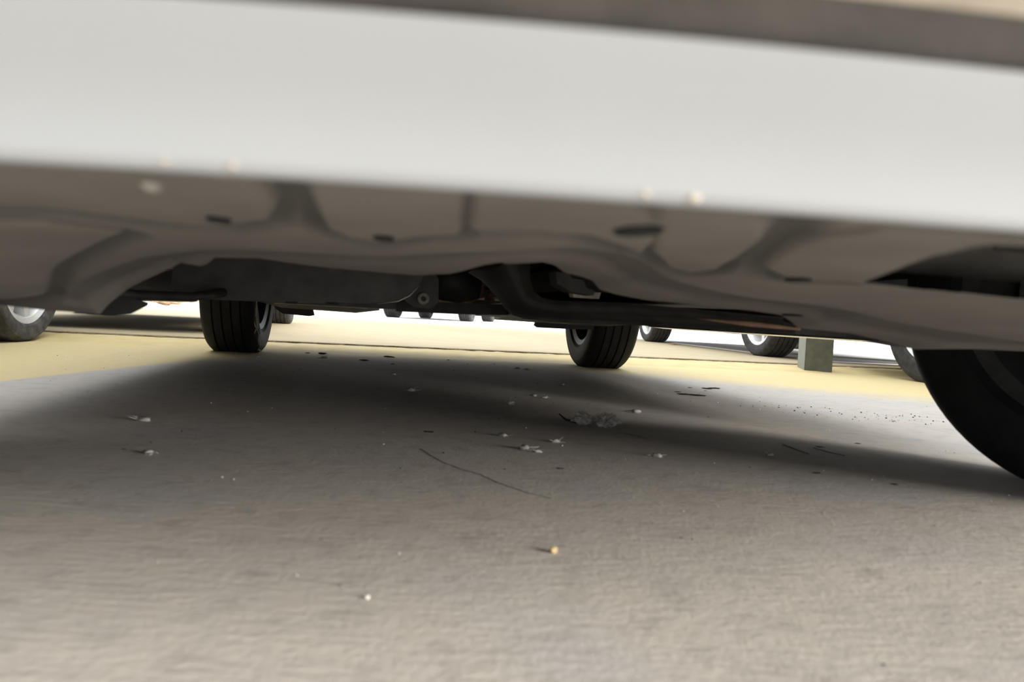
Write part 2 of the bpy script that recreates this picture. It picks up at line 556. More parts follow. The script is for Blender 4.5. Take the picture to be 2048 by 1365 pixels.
    # wheel-arch liners
    for ax in (0.0, W):
        for s in (-1, 1):
            v, f = [], []
            n = 16
            for k in range(n + 1):
                a = math.pi * k / n
                for uu in (hw - 0.06, 0.52):
                    v.append((s * uu, ax + (Ra - 0.01) * math.cos(a), R + (Ra - 0.01) * math.sin(a)))
            for k in range(n):
                f.append((2 * k, 2 * k + 1, 2 * k + 3, 2 * k + 2))
            f.append(tuple(2 * k + 1 for k in range(n + 1)))
            fix_normals(obj('arch_liner', v, f, 'black', car, True))
    return b


def floor_pan(car, W, fo, ro, hw, R, z=0.25):
    Ra = R + 0.07
    rects = [(-0.52, 0.52, -fo + 0.12, W + ro - 0.10), (0.52, hw - 0.07, Ra, W - Ra), (-hw + 0.07, -0.52, Ra, W - Ra)]
    v, f = merge(*[box(a, b, c, d, z, z + 0.03) for a, b, c, d in rects])
    return obj('floor_pan', v, f, 'under', car)


def car_root(name, label, loc, yaw, cat='car', group=None):
    o = bpy.data.objects.new(name, None)
    o.empty_display_size = 0.2
    C.objects.link(o)
    o.location = loc
    o.rotation_euler = (0, 0, yaw)
    tag(o, label, cat, group)
    return o


# ================================================================ ground
def kerb_y(x):
    return 3.386 + 0.2656 * (x + 1.628)


KERB_Z = 0.03
X0, X1 = -30.0, 30.0
nx = 240
gv = [(X0, -25, 0), (X1, -25, 0), (X1, kerb_y(X1) + 0.3, 0), (X0, kerb_y(X0) + 0.3, 0)]
g = obj('ground', gv, [(0, 1, 2, 3)], 'ground')
tag(g, 'grey trowelled concrete bay with worn yellow paint by the kerb', 'ground', kind='structure')

# raised cream pavement with a worn kerb edge; ends at the pale lot on the right and behind
XR = 2.05
xs = np.concatenate([np.linspace(-30, -3.2, 20, endpoint=False), np.linspace(-3.2, 3.4, 330), np.linspace(3.5, 30, 20)])
v, f = [], []
for x in xs:
    j = 0.006 * mnoise.noise(Vector((x * 9, 1.3, 0))) + 0.004 * mnoise.noise(Vector((x * 40, 7.3, 0)))
    j2 = 0.003 * mnoise.noise(Vector((x * 23, 3.1, 0)))
    y = kerb_y(x)
    v += [(x, y - 0.33, -0.004), (x, y - 0.27, 0.003 + j2 * 0.3), (x, y - 0.016 + j * 0.7, KERB_Z - 0.007 + j2), (x, y + 0.010 + j, KERB_Z - 0.003 + j2), (x, y + 0.03 + j, KERB_Z + 0.0), (x, y + 0.4, KERB_Z), (x, 12.0 + 0.12 * x, KERB_Z)]
n7 = 7
for i in range(len(xs) - 1):
    for k in range(n7 - 1):
        f.append((i * n7 + k, (i + 1) * n7 + k, (i + 1) * n7 + k + 1, i * n7 + k + 1))
kp = obj('raised_pavement', v, f, 'cream', None, False)
kp.data.materials.append(MT['apron'])
for k, pgn in enumerate(kp.data.polygons):
    pgn.material_index = 1 if k % (n7 - 1) < 2 else 0
tag(kp, 'cream painted raised pavement with worn sloping yellow kerb', 'pavement', kind='structure')
# dirt caught along the kerb edge
v, f = [], []
xs2 = np.linspace(-2.6, 2.6, 420)
for x in xs2:
    w_ = max(0.0, 0.0035 + 0.006 * mnoise.noise(Vector((x * 6, 9.1, 0))) + 0.004 * mnoise.noise(Vector((x * 31, 2.2, 0))))
    y = kerb_y(x) - 0.008
    zc = KERB_Z - 0.0035 + 0.002 * mnoise.noise(Vector((x * 15, 0.4, 0)))
    v += [(x, y, zc - w_ * 0.5), (x, y, zc + w_ * 0.5), (x, y + 0.018, KERB_Z + 0.0012)]
for i in range(len(xs2) - 1):
    f += [(3 * i, 3 * i + 3, 3 * i + 4, 3 * i + 1), (3 * i + 1, 3 * i + 4, 3 * i + 5, 3 * i + 2)]
obj('kerb_dirt', v, f, 'dirt_line', kp)

far_y = lambda x: 12.0 + 0.12 * x
v, f = prism_z([(-60, far_y(-60) - 0.15), (60, far_y(60) - 0.15), (60, 120), (-60, 120)], -0.05, 0.072)
tag(obj('far_pavement', v, f, 'pale'), 'pale bright concrete lot beyond the cream pavement', 'pavement', kind='structure')
v, f = prism_z([(1.98, kerb_y(1.98) + 0.45), (29, kerb_y(29) + 0.45), (29, far_y(29)), (1.10, far_y(1.10))], 0.0, KERB_Z + 0.006)
tag(obj('side_pavement', v, f, 'pale'), 'pale concrete strip under the car right of the steel post', 'pavement', kind='structure')


# ================================================================ the silver car we look under
OX, OY, YAW = 0.10199, 0.89325, 0.197
W, TR, R = 2.391, 1.542, 0.292
car = car_root('silver_hatchback', 'silver hatchback seen from under its front bumper, dusty grey undertray filling the view', (OX, OY, 0), YAW)
HW = 0.94
make_body(car, 'silver_paint', W, 0.70, 0.35, HW, R, sill=0.190, end_low=(0.30, 0.36), nose=(0.62, 0.70), nose_cut=0.10)
make_wheels(car, [(TR / 2, 0, 1, 0.274), (-TR / 2 - 0.03, 0, -1, 0.274), (TR / 2, W, 1, -0.03), (-TR / 2, W, -1, -0.03)], R, 0.205, 0.183, 'tyre', 'steel_wheel', 'steel')

# dried white splashes on the inner shoulder of the left rear tyre
lrt = [o for o in car.children if o.name.startswith('tyre')][3]
rs_ = random.Random(12)


def on_wall(r, deg):
    x = -float(np.interp(r, [0.19, 0.21, 0.24, 0.268, 0.281, 0.288, 0.294], [0.093, 0.1, 0.104, 0.102, 0.094, 0.084, 0.078]))
    a_ = math.radians(deg)
    return (x, r * math.sin(a_), -r * math.cos(a_))


for k, path in enumerate(([(0.285, 14), (0.270, 20), (0.262, 26), (0.250, 30)], [(0.275, 24), (0.266, 33), (0.255, 36), (0.236, 40)], [(0.258, 36), (0.262, 44), (0.272, 50), (0.276, 56)],
                          [(0.236, 30), (0.226, 42), (0.220, 55), (0.214, 66)], [(0.281, 44), (0.272, 47), (0.266, 45)], [(0.286, 8), (0.279, 11), (0.282, 17)], [(0.270, 60), (0.263, 66), (0.258, 74)])):
    pts_ = [on_wall(*q) for q in path]
    obj('dried_splash', *tube(pts_, [0.0015] + [rs_.uniform(0.002, 0.0045) for _ in pts_[2:]] + [0.001], 6), 'fluff', lrt, True)

# --- front bumper: cove-shaped lower lip, strip painted as gap shade, strip painted as ground reflection, main skin
V0, BOW, Z0 = -0.664, 0.25, 0.237


def sweep_bumper(name, prof, m, parent, thick=None):
    us = np.linspace(-0.80, 0.80, 90)
    v, f = [], []
    n = len(prof)
    for u in us:
        base = V0 + BOW * u * u + 1.1 * max(0, abs(u) - 0.5) ** 2
        for (dv, z) in prof:
            v.append((u, base + dv, z))
    for i in range(len(us) - 1):
        for k in range(n - 1):
            f.append((i * n + k, (i + 1) * n + k, (i + 1) * n + k + 1, i * n + k + 1))
    return obj(name, v, f, m, parent, True)


lip = [(0.016, Z0 + 0.010), (0.010, Z0 + 0.0025), (0.003, Z0 - 0.0006), (0.0, Z0), (-0.0025, Z0 + 0.003), (-0.0070, Z0 + 0.0085), (-0.0130, Z0 + 0.0147), (-0.0200, Z0 + 0.0210), (-0.0275, Z0 + 0.0272), (-0.034, Z0 + 0.0328)]
bp_ = sweep_bumper('front_bumper', [(-0.051, Z0 + 0.0495), (-0.062, Z0 + 0.055), (-0.075, 0.31), (-0.085, 0.36), (-0.080, 0.46), (-0.060, 0.56), (-0.020, 0.62), (0.06, 0.66)], 'silver_paint', car)
sweep_bumper('bumper_lip', lip, 'silver_paint', bp_)
for u, r in ((-0.185, 0.0022), (-0.199, 0.0016), (-0.311, 0.0015), (-0.329, 0.0014)):
    v, f = lathe_x([(-1, 0.02), (-0.8, 0.6), (-0.2, 0.97), (0.5, 0.85), (1, 0.02)], 14)
    obj('dirt_spot', [(p[1] * r, p[0] * r * 0.35, p[2] * r) for p in v], f, 'dirt_and_bounce', bp_, True, (u, V0 + BOW * u * u - 0.0012, Z0 + 0.0020))
sweep_bumper('gap_shade', [(-0.030, Z0 + 0.0335), (-0.036, Z0 + 0.0385), (-0.0425, Z0 + 0.0425)], 'gap_dark', bp_)  # dark strip, coloured to stand for the shade in the gap
sweep_bumper('bounce_strip', [(-0.0425, Z0 + 0.0424), (-0.0470, Z0 + 0.0460), (-0.0515, Z0 + 0.0495)], 'dirt_and_bounce', bp_)  # tan strip paints the ground's reflection on the lower skin

gv_, gf_ = [], []
for k in range(17):
    u = -0.36 + 0.045 * k
    vb = V0 + BOW * u * u - 0.094
    gv_ += [(u, vb + 0.004, 0.40), (u, vb, 0.41), (u, vb + 0.004, 0.50), (u, vb + 0.012, 0.51)]
for k in range(16):
    gf_ += [(4 * k + q, 4 * k + 4 + q, 4 * k + 5 + q, 4 * k + 1 + q) for q in range(3)]
obj('grille', gv_, gf_, 'black', bp_)

# --- undertray: a moulded panel with pads, channels, a scoop and a slot
FAR = [(-0.6629, -0.0851, 0.1881), (-0.6058, -0.0761, 0.187), (-0.5641, -0.0743, 0.1838), (-0.5212, -0.0726, 0.1828), (-0.514, -0.0741, 0.1923), (-0.4971, -0.0672, 0.2103), (-0.4738, -0.0719, 0.2233), (-0.4576, -0.0751, 0.2319), (-0.4448, -0.0828, 0.2386), (-0.4365, -0.0896, 0.235), (-0.4294, -0.091, 0.2339), (-0.4225, -0.0923, 0.2367), (-0.4157, -0.0937, 0.2428), (-0.3764, -0.0812, 0.2459), (-0.3532, -0.0756, 0.2439), (-0.3146, -0.0731, 0.2417), (-0.2599, -0.0738, 0.2403), (-0.2241, -0.0708, 0.2397), (-0.1887, -0.0778, 0.2433), (-0.1763, -0.1007, 0.2466), (-0.1648, -0.1234, 0.2516), (-0.1476, -0.137, 0.2554), (-0.1427, -0.138, 0.2532), (-0.1332, -0.1399, 0.2538), (-0.1263, -0.1413, 0.2576), (-0.1145, -0.1436, 0.2587), (-0.0928, -0.1377, 0.2552), (-0.0802, -0.1301, 0.2491), (-0.0626, -0.1234, 0.247), (-0.0471, -0.1163, 0.2438), (-0.036, -0.1083, 0.2355), (-0.0147, -0.1024, 0.2317), (0.0175, -0.0986, 0.2284), (0.0793, -0.1007, 0.2261), (0.1372, -0.1021, 0.2241), (0.1749, -0.0994, 0.2212), (0.1861, -0.1016, 0.2153), (0.1947, -0.1034, 0.208), (0.258, -0.1058, 0.2053), (0.3036, -0.1047, 0.1985), (0.3446, -0.1027, 0.1913), (0.4196, -0.1075, 0.195), (0.4838, -0.1101, 0.1958), (0.52, -0.1108, 0.1975)]
FAR = np.array(FAR)
PADS = [
    [(-0.3904, -0.606), (-0.3371, -0.6206), (-0.3123, -0.6188), (-0.3088, -0.5947), (-0.3105, -0.5546), (-0.3194, -0.4986), (-0.3496, -0.4412), (-0.3762, -0.4418), (-0.3975, -0.472), (-0.4116, -0.4907), (-0.48, -0.50), (-0.60, -0.49), (-0.60, -0.53)],
    [(-0.60, -0.43), (-0.4737, -0.4233), (-0.4383, -0.4182), (-0.417, -0.3755), (-0.4524, -0.316), (-0.4808, -0.2765), (-0.5039, -0.2403), (-0.5376, -0.1617), (-0.6139, -0.1136)],
    [(-0.2892, -0.6202), (-0.2502, -0.6233), (-0.2467, -0.6199), (-0.2325, -0.4975), (-0.2484, -0.4714), (-0.268, -0.4202), (-0.2839, -0.4416), (-0.2928, -0.477), (-0.2928, -0.5531), (-0.2928, -0.6007)],
    [(-0.2413, -0.6205), (-0.197, -0.6234), (-0.1793, -0.6035), (-0.1349, -0.496), (-0.1136, -0.4254), (-0.1757, -0.5265), (-0.2005, -0.534), (-0.2165, -0.5243), (-0.2289, -0.521)],
    [(-0.1793, -0.6185), (-0.1438, -0.6118), (-0.1331, -0.6022), (-0.0994, -0.5358), (-0.0728, -0.4657), (-0.0498, -0.395), (-0.048, -0.3526), (-0.0675, -0.3626), (-0.1101, -0.4407), (-0.1526, -0.5528)],
    [(-0.0604, -0.4913), (-0.0835, -0.547), (-0.0941, -0.5847), (-0.0923, -0.6093), (-0.0693, -0.6197), (-0.0338, -0.6265), (0.02, -0.63), (0.10, -0.62), (0.10, -0.60), (-0.0338, -0.5689), (0.0247, -0.4428), (0.0106, -0.4261), (-0.0196, -0.4241), (-0.0391, -0.4416)],
]
SCOOP = [(0.0265, -0.4409), (-0.0302, -0.5632), (-0.048, -0.6122), (-0.0302, -0.6228), (0.10, -0.60), (0.30, -0.52), (0.26, -0.44), (0.1134, -0.4432), (0.0691, -0.4387)]
SLOT = [(0.0993, -0.4535), (0.0850, -0.4733), (0.105, -0.4903), (0.25, -0.48), (0.25, -0.45), (0.1401, -0.4448), (0.1223, -0.4400)]
CHANNEL = [(-0.52, -0.115), (-0.44, -0.17), (-0.36, -0.20), (-0.26, -0.25), (-0.21, -0.33), (-0.16, -0.39), (-0.10, -0.33), (-0.04, -0.24), (0.06, -0.20), (0.2, -0.19), (0.45, -0.19)]


def sdf(px, py, poly):
    """signed distance to a polygon, negative inside (numpy)"""
    p = np.array(poly)
    q = np.roll(p, -1, 0)
    d = np.full(px.shape, 1e9)
    ins = np.zeros(px.shape, bool)
    for (ax, ay), (bx, by) in zip(p, q):
        ex, ey = bx - ax, by - ay
        t = np.clip(((px - ax) * ex + (py - ay) * ey) / (ex * ex + ey * ey + 1e-12), 0, 1)
        d = np.minimum(d, np.hypot(px - ax - t * ex, py - ay - t * ey))
        cr = ((ay > py) != (by > py)) & (px < ex * (py - ay) / (ey + 1e-12) + ax)
        ins ^= cr
    return np.where(ins, -d, d)


def sstep(a, b, x):
    t = np.clip((x - a) / (b - a), 0, 1)
    return t * t * (3 - 2 * t)


us = np.concatenate([np.linspace(-0.52, 0.30, 430), np.linspace(0.303, 0.52, 60)])
us = np.concatenate([np.linspace(-0.66, -0.5215, 60), us])
ts = np.linspace(0, 1, 230)
fe_v = np.interp(us, FAR[:, 0], FAR[:, 1])
fe_z = np.interp(us, FAR[:, 0], FAR[:, 2])
ne_v = V0 + BOW * us ** 2 + 1.1 * np.maximum(0, abs(us) - 0.5) ** 2 + 0.006
UU = np.repeat(us[:, None], len(ts), 1)
TT = np.repeat(ts[None, :], len(us), 0)
VV = ne_v[:, None] * (1 - TT) + fe_v[:, None] * TT
kern = np.exp(-0.5 * (np.arange(-60, 61) / 24.0) ** 2)
kern /= kern.sum()
uu_f = np.linspace(us[0], us[-1], 600)
zf = np.interp(uu_f, FAR[:, 0], FAR[:, 2])
zsm = np.interp(us, uu_f, np.convolve(np.pad(zf, 60, mode='edge'), kern, 'valid'))
ZZ = (Z0 + 0.002) * (1 - TT) + zsm[:, None] * TT + (fe_z - zsm)[:, None] * TT ** 7
pad = np.zeros_like(UU)
sdm = np.full(UU.shape, 1e9)
KV = 0.35                                # the channels are about three times as wide fore-and-aft as across
for P in PADS:
    sdm = np.minimum(sdm, sdf(UU, VV * KV, [(a_, b_ * KV) for a_, b_ in P]))
pad = 1 - sstep(-0.001, 0.0045, sdm) * (1 - sstep(0.007, 0.016, sdm))
rim_band = 1 - sstep(0.018, 0.050, fe_v[:, None] - VV)          # rolled rear edge
body_ = 0.006 * (1 - np.maximum(pad, rim_band * 0.9))
ch = np.full(UU.shape, 1e9)
for (ax_, ay_), (bx_, by_) in zip(CHANNEL[:-1], CHANNEL[1:]):
    ex, ey = bx_ - ax_, (by_ - ay_) * KV
    t_ = np.clip(((UU - ax_) * ex + (VV - ay_) * KV * ey) / (ex * ex + ey * ey), 0, 1)
    ch = np.minimum(ch, np.hypot(UU - ax_ - t_ * ex, (VV - ay_) * KV - t_ * ey))
body_ = np.maximum(body_, 0.005 * (1 - sstep(0.006, 0.020, ch)) * (1 - rim_band))
body_ = body_ * sstep(0.004, 0.030, sdf(UU, VV, SCOOP))
HOLES = [(-0.3425, -0.4849, 0.0052), (-0.2662, -0.4548, 0.0052), (-0.1668, -0.5635, 0.0085), (-0.0019, -0.4154, 0.0060), (0.172, -0.128, 0.0075)]
for hx, hy, hr in HOLES:
    body_ = body_ * sstep(hr * 1.4, hr * 3.0, np.hypot(UU - hx, (VV - hy) / 2.0))
near_flat = sstep(0.0, 0.03, VV - ne_v[:, None])
ZZ = ZZ + body_ * near_flat
sc = 1 - sstep(-0.003, 0.003, sdf(UU, VV, SCOOP))
for hx, hy, hr in HOLES:
    k = 2.0
    dd = np.hypot(UU - hx, (VV - hy) / k)
    ZZ = ZZ + 0.0015 * (1 - sstep(hr * 0.75, hr * 1.15, dd))
nz = np.array([mnoise.noise(Vector((u * 14, v * 14, 0))) for u, v in zip(UU.ravel()[::1], VV.ravel()[::1])]).reshape(UU.shape)
ZZ = ZZ + nz * 0.0004
ns, nt_ = UU.shape
verts = np.stack([UU, VV, ZZ], -1).reshape(-1, 3).tolist()
i, j = np.meshgrid(np.arange(ns - 1), np.arange(nt_ - 1), indexing='ij')
a = (i * nt_ + j).ravel()
mid_u = (UU[:-1, :-1] + UU[1:, 1:]) / 2
mid_v = (VV[:-1, :-1] + VV[1:, 1:]) / 2
keep = (sdf(mid_u, mid_v, SCOOP) > 0).ravel()
faces = np.stack([a, a + 1, a + 1 + nt_, a + nt_], 1)[keep].tolist()
# rolled flange on the rear edge
base = len(verts)
for q in range(ns):
    e = verts[q * nt_ + nt_ - 1]
    verts.append((e[0], e[1] + 0.003, e[2] + 0.002))
    verts.append((e[0], e[1] + 0.004, e[2] + 0.016))
for q in range(ns - 1):
    e0, e1 = q * nt_ + nt_ - 1, (q + 1) * nt_ + nt_ - 1
    b0, b1 = base + 2 * q, base + 2 * q + 2
    faces += [(e0, b0, b1, e1), (b0, b0 + 1, b1 + 1, b1)]
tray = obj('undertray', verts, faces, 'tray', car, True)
tone_mask = 1 - np.clip(np.maximum(sstep(-0.0005, 0.004, sdm) * (1 - sstep(0.008, 0.019, sdm)), 0.7 * (1 - sstep(0.006, 0.020, ch)) * (1 - rim_band)), 0, 1) * sstep(0.0, 0.012, sdf(UU, VV, SCOOP))
tone_mask = np.concatenate([tone_mask.ravel(), np.ones(len(verts) - ns * nt_)])
at_ = tray.data.attributes.new('channel_tone', 'FLOAT', 'POINT')
at_.data.foreach_set('value', tone_mask.astype(np.float32))
tag(tray, 'dusty grey moulded undertray with raised pads and channels')
dz = lambda v_: 0.2520 + 0.30 * (-0.430 - v_)
duct = obj('air_duct', *plate([(-0.06, -0.415, dz(-0.415)), (0.40, -0.415, dz(-0.415) - 0.004), (0.40, -0.64, dz(-0.64)), (-0.06, -0.64, dz(-0.64))], -0.004), 'under', tray)
obj('duct_slot', *plate([(0.098, -0.462, dz(-0.462) - 0.0015), (0.30, -0.452, dz(-0.452) - 0.0015), (0.30, -0.482, dz(-0.482) - 0.0015), (0.090, -0.478, dz(-0.478) - 0.0015)], 0.0012), 'hole_black', duct)
for hx, hy, hr in HOLES:
    ti = int(np.argmin(abs(us - hx)))
    tj = int(np.argmin(abs(VV[ti] - hy)))
    z = float(ZZ[ti, tj]) - 0.0028
    v, f = lathe_x([(0, 0.0), (0, hr * 1.0), (0.004, hr * 1.0), (0.004, 0)], 20)
    v = [(p[1], p[2] * 2.0, p[0]) for p in v]
    obj('hole_disc', v, f, 'hole_black', tray, False, (hx, hy, z))  # black disc laid on the tray in place of an open hole
ti = int(np.argmin(abs(us + 0.346)))
tj = int(np.argmin(abs(VV[ti] + 0.5836)))
v, f = lathe_x([(-0.002, 0.0), (-0.0018, 0.002), (0.0, 0.0036), (0.003, 0.0036)], 16)
obj('bolt_head', [(p[1], p[2] * 1.6, p[0]) for p in v], f, 'bracket', tray, True, (-0.346, -0.5836, float(ZZ[ti, tj])))
# tray continues under the headlamps to both arch liners
for s in (-1, 1):
    e = -0.66 if s < 0 else 0.52
    z_e = 0.1881 if s < 0 else 0.1975
    poly = [(e, -0.55), (s * 0.74, -0.40), (s * 0.74, -0.37), (s * 0.70, -0.36), (e, -0.30)]
    vv, ff = prism_z(poly, 0.236, 0.262)
    tw_ = fix_normals(obj('tray_wing', vv, ff, 'tray', tray))
    a2 = tw_.data.attributes.new('channel_tone', 'FLOAT', 'POINT')
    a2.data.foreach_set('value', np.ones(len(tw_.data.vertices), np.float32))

# --- chassis pieces behind the tray (local metres)
pt = lambda name, vf, m, par=car, sm=False: fix_normals(obj(name, vf[0], vf[1], m, par, sm))


def arc(cx, cz, r, a0, a1, n=6):
    return [(cx + r * math.cos(math.radians(a0 + (a1 - a0) * k / n)), cz + r * math.sin(math.radians(a0 + (a1 - a0) * k / n))) for k in range(n + 1)]


poly = [(-0.58, 0.40)] + arc(-0.565, 0.232, 0.028, 180, 270) + [(-0.45, 0.206), (-0.26, 0.214), (-0.215, 0.221), (-0.195, 0.232), (-0.178, 0.252), (-0.165, 0.285), (-0.15, 0.40)]
cm = pt('front_crossmember', prism_y(poly, 0.50, 0.86), 'brace')
ev = [(-0.250, 0.498, 0.2125), (-0.215, 0.498, 0.2190), (-0.195, 0.498, 0.2300), (-0.178, 0.498, 0.2500)]
obj('seam_flange', *tube(ev, [0.0005, 0.0014, 0.0014, 0.0005], 8), 'bright_edge', cm, True)
for k, (u, z) in enumerate(((-0.40, 0.2085), (-0.33, 0.2115))):
    obj('drain_boss', *tube([(u, 0.53, z + 0.004), (u, 0.53, z - 0.004)], 0.012, 14), 'black', cm, True)
# stepped engine-bay bulkhead behind everything
pt('bulkhead', box(-0.86, 0.86, 1.28, 1.31, 0.275, 0.95), 'under')
pt('engine_block', box(-0.22, 0.46, 0.56, 1.0, 0.325, 0.75), 'black')
pt('gearbox_housing', tube([(-0.55, 0.60, 0.40), (-0.30, 0.58, 0.39), (0.05, 0.60, 0.40)], [0.09, 0.12, 0.10], 20), 'black', car, True)

# curved splash shield on the right that runs into the long floor cover
Ls = [(-0.075, 0.634, 0.286), (-0.050, 0.629, 0.273), (-0.019, 0.623, 0.245), (0.002, 0.618, 0.218), (0.018, 0.615, 0.206), (0.040, 0.612, 0.2005), (0.079, 0.552, 0.197), (0.221, 0.422, 0.200), (0.373, 0.187, 0.2012)]
Rs = [(0.020, 0.512, 0.340), (0.024, 0.512, 0.306), (0.026, 0.511, 0.274), (0.034, 0.510, 0.252), (0.048, 0.508, 0.242), (0.064, 0.490, 0.238), (0.077, 0.481, 0.237), (0.167, 0.381, 0.238), (0.329, 0.145, 0.224)]
v, f = [], []
NS = 8
for a_, b_ in zip(Ls, Rs):
    for k in range(NS + 1):
        t = k / NS
        p = Vector(a_).lerp(Vector(b_), t)
        p.y += 0.012 * math.sin(t * math.pi * 3)
        v.append(p)
for q in range(len(Ls) - 1):
    for k in range(NS):
        f.append((q * (NS + 1) + k, q * (NS + 1) + k + 1, (q + 1) * (NS + 1) + k + 1, (q + 1) * (NS + 1) + k))
sp = pt('splash_shield', (v, f), 'brace', car, True)
# underside of the floor cover, almost edge-on to the viewer
cover = pt('floor_cover', prism_z([(0.04, 0.615), (0.079, 0.552), (0.221, 0.422), (0.373, 0.187), (0.46, 0.19), (0.60, 0.48), (0.60, 1.55), (0.08, 1.55)], 0.2005, 0.235), 'brace')
pt('floor_cover', prism_z([(-0.55, 0.86), (-0.20, 0.86), (-0.24, 1.75), (-0.58, 1.75)], 0.2055, 0.24), 'brace')
pt('rear_floor_cover', prism_z([(0.16, 1.50), (0.60, 1.50), (0.60, 1.78), (0.52, 1.90), (0.20, 1.88)], [0.200, 0.2005, 0.188, 0.186, 0.190], 0.235), 'brace')
pt('rear_floor_cover', prism_z([(-0.60, 1.70), (-0.25, 1.70), (-0.22, 1.80), (-0.30, 1.92), (-0.56, 1.95)], [0.205, 0.205, 0.200, 0.186, 0.190], 0.24), 'brace')
# thin bright panel edges
obj('panel_edge', *tube([(-0.56, 1.70, 0.2045), (-0.40, 1.70, 0.2045), (-0.26, 1.70, 0.2045)], 0.0013, 6), 'bright_edge', car, True)
obj('panel_edge', *tube([(0.18, 1.50, 0.199), (0.40, 1.50, 0.199), (0.58, 1.50, 0.1995)], 0.0010, 6), 'bracket', car, True)
# deflector flaps ahead of the rear tyres
for poly_, y in (([(-0.606, 0.208), (-0.53, 0.200), (-0.458, 0.190), (-0.452, 0.168), (-0.47, 0.164), (-0.565, 0.168), (-0.59, 0.185)], 2.03), ([(0.372, 0.190), (0.49, 0.187), (0.60, 0.19), (0.60, 0.172), (0.49, 0.169), (0.380, 0.1685), (0.368, 0.176)], 1.93)):
    pt('air_deflector', prism_y(poly_, y, y + 0.03), 'black')
pt('trailing_arm', tube([(-0.60, 1.95, 0.24), (-0.62, 2.20, 0.245), (-0.64, W, 0.27)], [0.03, 0.04, 0.045], 12), 'black', car, True)
pt('trailing_arm', tube([(0.60, 1.95, 0.24), (0.62, 2.20, 0.245), (0.64, W, 0.27)], [0.03, 0.04, 0.045], 12), 'black', car, True)
pt('rear_axle_beam', tube([(-0.64, W - 0.12, 0.27), (0.64, W - 0.12, 0.27)], 0.042, 16), 'black', car, True)
# bushing bracket with its ring, crossbar and tunnel
br = pt('bushing_bracket', prism_y([(-0.195, 0.300), (-0.190, 0.225), (-0.170, 0.212), (-0.135, 0.210), (-0.118, 0.225), (-0.120, 0.275), (-0.140, 0.300)], 0.755, 0.80), 'brace')
rv, rf = lathe_x([(0, 0.0055), (0, 0.0125), (0.012, 0.0125), (0.012, 0.0055)], 24, True)
obj('bushing_ring', [(p[1], p[0], p[2]) for p in rv], rf, 'bracket', br, True, (-0.151, 0.743, 0.231))
pt('subframe_crossbar', prism_y([(-0.20, 0.224), (0.06, 0.231), (0.06, 0.207), (-0.02, 0.203), (-0.20, 0.201)], 0.85, 0.92), 'under')
pt('exhaust_pipe', tube([(0.02, 0.98, 0.42), (0.012, 1.05, 0.33), (0.008, 1.12, 0.27), (0.006, 1.22, 0.262), (0.0, 1.8, 0.262), (0.02, 2.7, 0.27)], 0.030, 16), 'rust', car, True)
pt('heat_shield', prism_y([(0.038, 0.2425), (0.064, 0.2425), (0.052, 0.266)], 1.10, 1.13), 'rust')
pt('drive_shaft_boot', tube([(-0.14, 0.83, 0.285), (-0.06, 0.83, 0.270), (-0.02, 0.83, 0.268)], [0.05, 0.044, 0.03], 18), 'black', car, True)
for u in (0.062, 0.070):
    pass
pt('clip_tab', box(0.066, 0.074, 1.31, 1.32, 0.205, 0.236), 'black')
pt('clip_tab', box(0.090, 0.099, 1.31, 1.32, 0.201, 0.236), 'black')
# engine mount pieces seen in the right-hand opening
pt('mount_bracket', prism_y([(0.033, 0.281), (0.057, 0.279), (0.060, 0.272), (0.082, 0.270), (0.086, 0.258), (0.102, 0.254), (0.100, 0.246), (0.06, 0.250), (0.036, 0.262)], 0.35, 0.40), 'under')
pt('mount_foot', prism_y([(0.078, 0.2535), (0.130, 0.2535), (0.127, 0.2425), (0.081, 0.2425)], 0.405, 0.43), 'bracket')
# pieces at the tray ends
pt('air_deflector', prism_y([(0.325, 0.1968), (0.345, 0.1948), (0.365, 0.1926), (0.395, 0.1915), (0.42, 0.196), (0.42, 0.203), (0.38, 0.202)], -0.045, -0.035), 'black')
pt('air_deflector', prism_y([(-0.590, 0.1790), (-0.545, 0.1985), (-0.527, 0.1995), (-0.5155, 0.1955), (-0.5165, 0.1918), (-0.534, 0.1812), (-0.550, 0.1785)], 0.055, 0.070), 'black')
pt('lower_control_arm', tube([(-0.64, 0.22, 0.207), (-0.585, 0.27, 0.2035), (-0.53, 0.35, 0.2055), (-0.50, 0.58, 0.222)], [0.010, 0.0070, 0.0070, 0.008], 12), 'black', car, True)
pt('lower_control_arm', tube([(0.66, 0.0, 0.215), (0.52, 0.12, 0.225), (0.40, 0.30, 0.245)], [0.02, 0.018, 0.018], 12), 'black', car, True)
pt('rusty_seam', tube([(0.230, 0.224, 0.2160), (0.290, 0.174, 0.2120), (0.345, 0.130, 0.2080)], [0.001, 0.0045, 0.002], 8), 'rust', car, True)
# main floor and tunnel
fp = pt('floor_pan', merge(box(-0.80, -0.10, 0.95, W - 0.36, 0.278, 0.31), box(0.12, 0.80, 0.60, W - 0.36, 0.262, 0.31), box(-0.12, 0.14, 0.95, W - 0.30, 0.36, 0.39), box(-0.52, 0.52, W - 0.40, W + 0.30, 0.36, 0.39)), 'under')
rb = pt('rear_bumper_skirt', box(-0.72, 0.72, W + 0.28, W + 0.32, 0.36, 0.5), 'black')

# ================================================================ other cars


